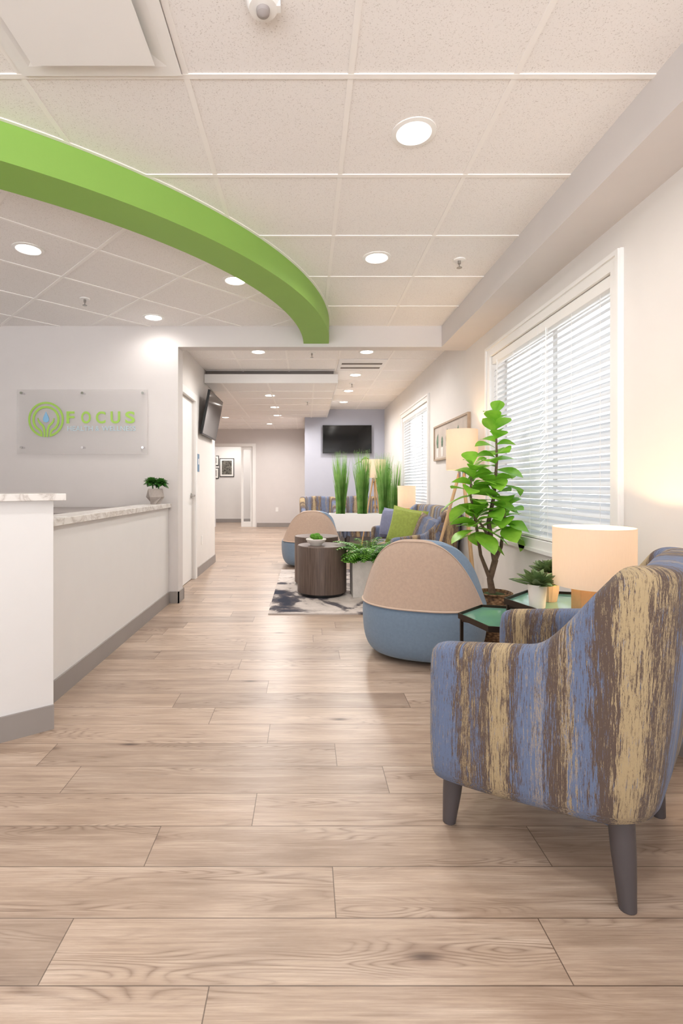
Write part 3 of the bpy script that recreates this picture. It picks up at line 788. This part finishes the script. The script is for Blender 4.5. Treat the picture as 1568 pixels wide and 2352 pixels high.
pillow('throw_pillow', 'green square throw pillow leaning on the striped loveseat', (1.07, 5.46, .675), (R_(-14), R_(8), R_(-40)), .42, .42, .14, 'pgreen')
pillow('throw_pillow', 'muted blue throw pillow at the far end of the loveseat', (1.03, 6.22, .66), (R_(-12), 0, R_(-62)), .38, .38, .13, 'pblue')
pillow('throw_pillow', 'striped throw pillow at the near end of the loveseat', (1.21, 5.12, .64), (R_(-16), R_(14), R_(-62)), .36, .36, .13, 'stripe')

# ------------------------------------------------------------------ swivel chairs
def swivel(name, label, loc, rz):
    t = thing(name, label, 'lounge chair', loc, rz, 'blue and beige swivel lounge chairs')
    n = 56
    def sq(a, r): c, s_ = math.cos(a), math.sin(a); k = (abs(c) ** 2.5 + abs(s_) ** 2.5) ** (-1 / 2.5); return r * k * c, r * k * s_
    rows = []
    for r, z in ((.10, .02), (.30, .02), (.345, .035), (.375, .075), (.394, .13), (.402, .20), (.405, .28), (.404, .325), (.398, .350), (.382, .370), (.2, .375)):
        rows.append([(*sq(2 * PI * k / n, r), z) for k in range(n)])
    MB().grid(rows, cv=True, cap=True).build('base', 'blue', t, sub=1)
    MB().lathe([(0, 0), (.22, 0), (.22, .019), (0, .019)], n=32).build('swivel_plate', 'black', t)
    rows = []
    for r, z in ((.1, .376), (.26, .376), (.285, .39), (.29, .41), (.27, .43), (.1, .437)):
        rows.append([(sq(2 * PI * k / n, r)[0] + .03, sq(2 * PI * k / n, r)[1] * .98, z) for k in range(n)])
    MB().grid(rows, cv=True, cap=True).build('seat_cushion', 'beige', t)
    NA = 56; R0 = .398; ZL = .350; H = .425
    hh_ = lambda f: max(0.0, 1 - abs(f) ** 2.9) ** .86
    def lean(z): q = max(0.0, (z - ZL) / H); return -.115 * q ** .95
    def outer_pt(a, z, off): return (*sq(a, R0 + off + lean(z)), z)
    def back(c0, a0, H, oo, oi, zl):
        rows = []
        for i in range(NA + 1):
            f = -1 + 2 * i / NA; a = c0 + a0 * f; h_ = max(.004, H * hh_(f)); col = []
            m = (oo + oi) / 2; hw = (oo - oi) / 2
            for q in range(7): col.append(outer_pt(a, zl + (h_ - min(.02, h_ * .3)) * q / 6, oo))
            for th_ in (45, 90, 135):
                col.append(outer_pt(a, zl + h_ - min(.02, h_ * .3) * (1 - math.sin(R_(th_))), m + hw * math.cos(R_(th_))))
            for q in range(6, -1, -1): col.append(outer_pt(a, zl + (h_ - min(.02, h_ * .3)) * q / 6, oi))
            rows.append(col)
        return MB().grid(rows, cv=True, cap=True)
    back(PI + R_(5), R_(88), H + .002, .002, -.09, ZL).build('backrest', 'blue', t)
    A1 = R_(71); C1 = PI - R_(5)
    bp = back(C1, A1, H * .985, .010, -.03, ZL + .012).build('back_panel', 'beige', t)
    pts = [outer_pt(C1 + A1 * f, ZL + .012 + max(0.0, H * .985 * hh_(f) - .012), .010) for f in [-1 + 2 * i / NA for i in range(NA + 1)]]
    MB().tube(pts, .003, 6).build('piping', 'beige_pipe', bp)
    pts = [outer_pt(C1 + A1 * f, ZL + .012, .010) for f in [-1 + 2 * i / NA for i in range(NA + 1)]]
    MB().tube(pts, .006, 6).build('piping', 'beige_pipe', bp)
    return t
sw = swivel('swivel_chair', 'blue swivel chair with rounded beige back beside the fig tree', (.80, 3.47, 0), R_(70))
dup(sw, (.06, 7.2, 0), R_(98), 'blue swivel chair with beige back on the far side of the wood tables')

# ------------------------------------------------------------------ rug + tables
tag(MB().box(-.33, .80, 4.43, 6.74, .0005, .012).build('area_rug', 'rug', smooth=False), 'abstract gray, cream and navy rug under the round wood tables', 'rug')
def drum(label, x, y, r, h_):
    t = thing('drum_table', label, 'coffee table', (x, y, .0125), 0, 'round wood tables')
    MB().lathe([(0, 0), (r - .03, 0), (r - .03, .03), (0, .03)], n=48).build('plinth', 'black', t)
    MB().lathe([(0, .031), (r, .031), (r, h_ - .006), (r - .006, h_), (0, h_)], n=64).build('drum', 'dwood', t, bevel=0)
drum('dark wood drum table nearest, holding the white bowl of moss', .161, 5.24, .25, .50)
drum('slightly taller dark wood drum table behind the nearer one', .115, 5.77, .245, .54)
t = thing('moss_bowl', 'white footed bowl of green moss on the nearer drum table', 'bowl', (.10, 5.20, .5127))
MB().lathe([(0, 0), (.055, 0), (.06, .012), (.09, .035), (.105, .062), (.10, .066), (.09, .05), (0, .045)], n=36).build('bowl', 'pot', t)
b = MB()
rr = random.Random(5)
for k in range(16):
    a = rr.uniform(0, 2 * PI); q = rr.uniform(0, .06); r = rr.uniform(.022, .036)
    b.lathe([(0.001, -r * .8), (r * .7, -r * .5), (r, 0), (r * .75, r * .6), (r * .3, r * .85), (.001, r * .9)], (q * math.cos(a), q * math.sin(a), .07 + rr.uniform(0, .022)), 10)
b.build('moss', 'moss', t)

def hexpts(R, off, s=1): return [(R * s * math.cos(R_(off + 60 * k)), R * s * math.sin(R_(off + 60 * k))) for k in range(6)]
def hextable(label, x, y, R, h_, off):
    t = thing('tray_table', label, 'side table', (x, y, 0), 0, 'green hexagonal tray tables')
    P = hexpts(R, off); Q = hexpts(R, off, .975)
    MB().prism(Q, h_ - .022, h_ - .012).build('tray_surface', 'tray', t, smooth=False)
    b = MB()
    for k in range(6):
        p, q = P[k], P[(k + 1) % 6]; pi, qi = Q[k], Q[(k + 1) % 6]
        b.add([(p[0], p[1], h_ - .026), (q[0], q[1], h_ - .026), (qi[0], qi[1], h_ - .026), (pi[0], pi[1], h_ - .026), (p[0], p[1], h_), (q[0], q[1], h_), (qi[0], qi[1], h_), (pi[0], pi[1], h_)],
              [(0, 3, 2, 1), (4, 5, 6, 7), (0, 1, 5, 4), (2, 3, 7, 6)])
    b.build('tray_rim', 'bronze', t, smooth=False)
    L = hexpts(R, off, .93)
    for k in (0, 2, 4) :
        MB().box(L[k][0] - .007, L[k][0] + .007, L[k][1] - .007, L[k][1] + .007, 0, h_ - .026).build('leg', 'bronze', t, smooth=False)
        p, q = L[k], L[(k + 2) % 6]; MB().obox((p[0], p[1], h_ - .034), (q[0], q[1], h_ - .034), .012, .012).build('brace', 'bronze', t, smooth=False)
hextable('lower green tray table beside the swivel chair', .975, 2.425, .245, .50, 45)
hextable('taller green tray table under the lamp and succulents', 1.17, 2.295, .265, .60, 45)
TT = .5885
def shade_part(t, r, z0, z1):
    s = MB().lathe([(r, z0), (r, z1), (r - .003, z1), (r - .003, z0)], n=48, cap=False)
    s.f += [(3 * 48 + k, 3 * 48 + (k + 1) % 48, (k + 1) % 48, k) for k in range(48)]
    so = s.build('lamp_shade', 'shade', t)
    MB().lathe([(0.001, 0), (.018, .01), (.028, .035), (.018, .065), (.001, .07)], (0, 0, z0 + (z1 - z0) * .35), 16).build('bulb', 'bulb', so)
def glow(x, y, z, power):
    l = bpy.data.lights.new('lamp_glow', 'POINT'); l.energy = power; l.color = (1, .66, .35); l.shadow_soft_size = .03
    o = bpy.data.objects.new('lamp_glow', l); COL.objects.link(o); o.location = (x, y, z)
def tablelamp(label, x, y, z, r, sh, base_h, bw, bd, rz, power):
    t = thing('table_lamp', label, 'lamp', (x, y, z), rz)
    MB().box(-bw / 2, bw / 2, -bd / 2, bd / 2, 0, base_h).build('base', 'lightwood', t, smooth=False, bevel=.004)
    MB().tube([(0, 0, base_h), (0, 0, base_h + sh * .35)], .006, 8).build('rod', 'nickel', t)
    z0 = base_h - .015; shade_part(t, r, z0, z0 + sh)
    glow(x, y, z + z0 + sh * .62, power)
tablelamp('table lamp with cream drum shade and wood block base by the foreground armchair', 1.216, 2.165, TT, .158, .245, .125, .15, .08, 0, 13)
t = thing('side_table', 'small dark side table holding the far table lamp', 'side table', (1.30, 6.97, 0))
MB().lathe([(0, .585), (.2, .585), (.2, .60), (0, .60)], n=36).build('tabletop', 'bronze', t)
for k in range(3):
    a = 2 * PI * k / 3 + .5; MB().tube([(.15 * math.cos(a), .15 * math.sin(a), .585), (.18 * math.cos(a), .18 * math.sin(a), 0)], .01, 8).build('leg', 'bronze', t)
tablelamp('small far table lamp beside the loveseat, below the far window', 1.36, 6.93, .6005, .12, .30, .23, .10, .08, 0, 9)

def floorlamp(label, x, y, r, z0, z1, rz, spread, power):
    t = thing('floor_lamp', label, 'lamp', (x, y, 0), rz)
    shade_part(t, r, z0, z1)
    MB().lathe([(0, z0 - .06), (.035, z0 - .06), (.035, z0 - .01), (.012, z0), (.012, z0 + .1), (0, z0 + .1)], n=20).build('hub', 'nickel', t)
    for k in range(3):
        a = PI + 2 * PI * k / 3 * .86 + (0 if k < 2 else .35)
        sp = spread[k]
        MB().tube([(.02 * math.cos(a), .02 * math.sin(a), z0 - .02), (sp * math.cos(a), sp * math.sin(a), .0)], [.014, .011], 10).build('leg', 'lightwood', t)
    glow(x, y, (z0 + z1) / 2 + .03, power)
floorlamp('tripod floor lamp with tall cream shade behind the fig tree', 1.37, 4.5, .135, 1.256, 1.61, 0, (.36, .26, .26), 9)
floorlamp('tripod floor lamp with wide shade behind the tall grasses', 1.13, 8.52, .19, 1.25, 1.55, .4, (.26, .24, .22), 10)

# ------------------------------------------------------------------ plants
def leaf(mb, base, d, L, W, droop=.2, n=6, fold=.12, shape=1.2, clampx=None, up=Vector((0, 0, 1)), roll=0):
    d = Vector(d).normalized(); side = d.cross(up)
    if side.length < .05: side = d.cross(Vector((1, 0, 0)))
    side.normalize()
    side = Matrix.Rotation(roll, 3, d) @ side
    nrm = side.cross(d).normalized(); rows = []
    for i in range(n + 1):
        t = i / n
        p = Vector(base) + d * L * t - Vector((0, 0, 1)) * droop * L * t * t
        w_ = W / 2 * max(.03, max(0.0, math.sin(PI * min(1, t ** shape))) ** .8) if i < n else .001
        r = [p - side * w_ + nrm * fold * w_, p, p + side * w_ + nrm * fold * w_]
        if clampx is not None: r = [Vector((min(q.x, clampx), q.y, q.z)) for q in r]
        rows.append(r)
    mb.grid(rows)

# fiddle leaf fig
FX, FY = 1.345, 3.66
t = thing('fig_tree', 'leafy artificial fig tree with broad green leaves before the large window', 'plant', (FX, FY, 0))
MB().lathe([(0, .0), (.09, .0), (.125, .06), (.14, .16), (.135, .26), (.118, .335), (.128, .355), (.118, .36), (.105, .33), (0, .32)], n=40).build('basket', 'basket', t)
MB().lathe([(0, .325), (.10, .325), (.07, .345), (.03, .35), (0, .352)], n=24).build('moss', 'soil', t)
b = MB()
b.tube([(-.01, 0, .33), (-.03, 0, .45), (.01, .01, .58), (-.02, 0, .72), (-.04, 0, .86), (0, 0, 1.05), (.02, 0, 1.3), (.01, 0, 1.62)], [.026, .022, .022, .018, .015, .012, .009, .005], 10)
b.tube([(.01, .01, .58), (.05, 0, .68), (.07, 0, .85), (.08, 0, .98)], [.016, .012, .009, .005], 8)
b.tube([(-.03, 0, .45), (-.09, .02, .62), (-.13, .0, .85), (-.17, 0, 1.05), (-.16, 0, 1.25)], [.016, .012, .01, .008, .005], 8)
b.tube([(-.02, 0, .72), (-.10, -.03, .84), (-.16, -.04, .90)], [.012, .009, .005], 8)
b.build('trunk', 'trunk', t)
b = MB(); rr = random.Random(11)
def whorl(x, y, z0, z1, n, L0, L1, el0=10, el1=55):
    for k in range(n):
        f = k / max(1, n - 1); a = k * 2.4 + rr.uniform(-.3, .3); el = R_(el0 + (el1 - el0) * f + rr.uniform(-12, 12))
        L = L0 + (L1 - L0) * f; L *= rr.uniform(.85, 1.12)
        leaf(b, (x, y, z0 + (z1 - z0) * f), (math.cos(a) * math.cos(el), math.sin(a) * math.cos(el), math.sin(el)), L, L * .70, rr.uniform(.2, .55), 8, .16, 1.3, .185, roll=rr.uniform(-.5, .5))
whorl(.01, 0, 1.12, 1.65, 25, .21, .15, 0, 70)
whorl(-.15, 0, .98, 1.27, 20, .22, .17, -10, 65)
whorl(.07, 0, .80, 1.0, 18, .22, .17, -20, 60)
whorl(-.14, -.04, .76, .93, 17, .22, .17, -20, 60)
whorl(-.02, -.02, .90, 1.15, 14, .20, .18, -5, 40)
b.build('foliage', 'fig', t, recalc=False)

# planter with fern
t = thing('fern_planter', 'square concrete planter with a spreading green fern by the loveseat', 'plant', (.625, 5.20, .0125))
b = MB();
b.grid([[(-a, -a, z), (a, -a, z), (a, a, z), (-a, a, z)] for a, z in ((.165, 0), (.17, .365), (.15, .365), (.145, .31), (.001, .31))], cv=True)
b.f.append((3, 2, 1, 0)); b.build('planter', 'concrete', t, smooth=False, bevel=.004)
MB().box(-.139, .139, -.139, .139, .311, .325).build('soil', 'soil', t, smooth=False)
b = MB(); rr = random.Random(3)
for k in range(90):
    a = rr.uniform(0, 2 * PI); L = rr.uniform(.24, .42); rise = rr.uniform(.6, 1.7); pr = None
    for i in range(13):
        f = i / 12; rad = .03 + L * f * .85; z = .345 + rise * L * f * .75 - .90 * L * f ** 2.1 * .75
        p = Vector((rad * math.cos(a), rad * math.sin(a), max(z, .365)))
        if p.x > .22: p.x = .22 + (p.x-.22)*.2
        if p.y > .25 : p.y = .25
        if pr is not None:
            b.obox(pr, p, .004, .003)
            d = (p - pr).normalized(); sd = d.cross(Vector((0, 0, 1))).normalized()
            ll = .062 * math.sin(PI * (.12 + .85 * f)) + .010
            for sg in (-1, 1): leaf(b, p, d * .5 + sd * sg, ll, .024, .2, 3, .1, .8)
        pr = p
b.build('fronds', 'fern', t, recalc=False)

# white planter stand + grasses
t = thing('planter_stand', 'long white planter box on chrome legs holding tall grasses', 'planter', (.86, 7.85, 0))
b = MB().box(-.51, .51, -.13, -.11, .425, .69).box(-.51, .51, .11, .13, .425, .69).box(-.51, -.49, -.11, .11, .425, .69).box(.49, .51, -.11, .11, .425, .69).box(-.49, .49, -.11, .11, .425, .445)
b.build('box', 'white', t, smooth=False, bevel=.003)
MB().box(-.489, .489, -.109, .109, .60, .62).build('soil', 'soil', t, smooth=False)
for sg in (-1, 1):
    MB().tube([(sg * .36, -.10, .425), (sg * .36, -.10, .012), (sg * .36, .10, .012), (sg * .36, .10, .425)], .011, 10).build('leg', 'chrome', t)
def grassclump(label, x, y, z, h_, seed, n=260, spread=.11, pot=False):
    t = thing('tall_grass', label, 'plant', (x, y, z), 0, 'tall ornamental grasses')
    rr = random.Random(seed); b = MB()
    for k in range(n):
        a = rr.uniform(0, 2 * PI); r0 = rr.uniform(0, .07); H = h_ * rr.uniform(.55, 1.0) ; sp = rr.uniform(.1, 1) * spread
        dr_ = rr.uniform(0, .25)
        side = Vector((-math.sin(a + 1), math.cos(a + 1), 0)); rows = []
        for i in range(7):
            f = i / 6; w_ = .0052 * (1 - f ** 2) + .0008
            p = Vector((math.cos(a) * (r0 + sp * f ** 1.8), math.sin(a) * (r0 + sp * f ** 1.8), H * f - dr_ * sp * f ** 3))
            rows.append([p - side * w_, p + side * w_])
        b.grid(rows)
    b.build('blades', 'grass', t, recalc=False)
    if pot:
        MB().lathe([(0, -.38), (.10, -.38), (.13, -.0), (.12, -.0), (.11, -.03), (0, -.03)], n=28).build('pot', 'pot', t)
    else:
        MB().lathe([(0, 0.0005), (.06, 0.0005), (.055, .02), (0, .025)], n=20).build('root_mound', 'soil', t)
grassclump('tall green grass clump at the left end of the white planter', .53, 7.85, .62, 1.04, 1)
grassclump('tall green grass clump in the middle of the white planter', .86, 7.85, .62, 1.07, 2)
grassclump('tall green grass clump at the right end of the white planter', 1.19, 7.85, .62, 1.02, 3)
grassclump('tall green grass in a pot near the far window corner', 1.37, 8.1, .384, 1.15, 4, 140, .10, True)

t = thing('potted_plant', 'tall arching leafy plant below the television on the accent wall', 'plant', (1.40, 8.85, 0))
MB().lathe([(0, 0), (.08, 0), (.11, .30), (.10, .30), (.09, .27), (0, .27)], n=28).build('pot', 'potb', t)
b = MB(); lf = MB(); rr = random.Random(9)
for k in range(7):
    tx, ty = -.46 + k * .07, rr.uniform(-.25, .25); H = rr.uniform(1.5, 1.82)
    pts = [(tx * f ** 2.2, ty * f ** 2, .27 + (H - .27) * (f ** .8) - .1 * f ** 4) for f in [i / 8 for i in range(9)]]
    b.tube(pts, [.008 - .0006 * i for i in range(9)], 6)
    for i in range(5, 9):
        for q in range(6):
            a = rr.uniform(0, 2 * PI); leaf(lf, pts[i], (math.cos(a), math.sin(a), rr.uniform(-.3, .6)), rr.uniform(.08, .15), .045, .5, 4, .1, 1.0, .14)
b.build('stem', 'lightwood', t); lf.build('foliage', 'ivy', t, recalc=False)

def rosette(mb, c, n, L, W, el0, el1, seed, th=.3, droop=0.0):
    rr = random.Random(seed)
    for k in range(n):
        f = k / (n - 1); a = k * 2.399; el = R_(el0 + (el1 - el0) * f); l = L * (1 - .5 * f) * rr.uniform(.9, 1.1)
        d = (math.cos(a) * math.cos(el), math.sin(a) * math.cos(el), math.sin(el))
        leaf(mb, c, d, l, W * (1 - .3 * f), droop, 5, .5, .85)
        leaf(mb, (c[0], c[1], c[2] - .003), d, l, W * .9 * (1 - .3 * f), droop - .02, 5, -.3, .85)
t = thing('succulent_pot', 'faceted gray concrete pot with two small succulents on the reception counter', 'plant', (-1.375, 4.66, .9505))
b = MB(); n = 5
b.grid([[(r * math.cos(2 * PI * k / n + o), r * math.sin(2 * PI * k / n + o), z) for k in range(n)] for r, z, o in ((.045, 0, 0), (.085, .065, .63), (.066, .14, 0), (.054, .14, 0), (.045, .12, 0), (.001, .12, 0))], cv=True)
b.f.append(tuple(range(n))[::-1]); b.build('pot', 'gconcrete', t, smooth=False)
MB().tube([(-.02, 0, .12), (-.028, 0, .20)], .006, 6).build('stem', 'succd', t); MB().tube([(.025, 0, .12), (.038, 0, .19)], .006, 6).build('stem', 'succd', t)
for xx, zz, sd_ in ((-.034, .205, 1), (.048, .195, 2)):
    b = MB(); rosette(b, (xx, 0, zz), 36, .085, .042, -35, 80, sd_); b.build('rosette', 'succd', t, recalc=False)
t = thing('succulent_pot', 'white pot with a spiky green succulent on the taller tray table', 'plant', (1.01, 2.235, TT))
MB().lathe([(0, 0), (.032, 0), (.04, .10), (.036, .10), (.033, .09), (0, .09)], n=28).build('pot', 'pot', t)
b = MB(); rosette(b, (0, 0, .095), 28, .13, .04, 10, 85, 3, droop=.12); b.build('rosette', 'succ', t, recalc=False)
t = thing('succulent_pot', 'ribbed beige pot with a succulent behind the white pot', 'plant', (1.115, 2.36, TT))
b = MB(); n = 36
b.grid([[((r + .0022 * (k % 2)) * math.cos(2 * PI * k / n), (r + .0022 * (k % 2)) * math.sin(2 * PI * k / n), z) for k in range(n)] for r, z in ((.036, 0), (.045, .05), (.047, .135), (.041, .135), (.038, .12), (.001, .12))], cv=True)
b.f.append(tuple(range(n))[::-1]); b.build('pot', 'potb', t)
b = MB(); rosette(b, (0, 0, .13), 30, .10, .04, 15, 85, 4, droop=.05); b.build('rosette', 'succ', t, recalc=False)

# ------------------------------------------------------------------ light + camera
downlight(.463, .4, 'added unseen fill downlight overhead near the camera position', power=PW)  # out-of-view downlight added to fill the near part of the room
downlight(-1.2, .8, 'added unseen fill downlight overhead, left of the camera position', power=PW)  # second out-of-view downlight added as fill, on the left
downlight(-2.2, 14.6, 'downlight in the small room beyond the hallway doorway', power=PF * 1.4)
# bright overcast sky above, lower half brightened as added fill for the ceiling
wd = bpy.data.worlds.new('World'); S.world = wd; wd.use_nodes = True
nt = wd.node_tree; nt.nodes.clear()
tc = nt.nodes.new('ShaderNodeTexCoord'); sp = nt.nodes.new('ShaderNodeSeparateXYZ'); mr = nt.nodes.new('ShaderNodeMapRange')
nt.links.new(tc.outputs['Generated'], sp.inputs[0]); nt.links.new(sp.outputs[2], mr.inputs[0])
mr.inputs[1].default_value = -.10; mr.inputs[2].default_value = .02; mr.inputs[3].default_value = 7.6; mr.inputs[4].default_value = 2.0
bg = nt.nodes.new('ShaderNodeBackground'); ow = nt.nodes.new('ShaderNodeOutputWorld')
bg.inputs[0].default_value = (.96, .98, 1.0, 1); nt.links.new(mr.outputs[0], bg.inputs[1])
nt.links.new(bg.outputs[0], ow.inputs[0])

cam = bpy.data.cameras.new('Camera'); co = bpy.data.objects.new('Camera', cam); COL.objects.link(co)
co.location = (0, 0, 1.12); co.rotation_euler = (PI / 2, 0, 0)
cam.sensor_fit = 'VERTICAL'; cam.sensor_height = 36; cam.lens = 1174 / 2352 * 36
cam.shift_x = 81 / 2352; cam.shift_y = -61 / 2352; cam.clip_start = .05
S.camera = co
S.view_settings.view_transform = 'Standard'
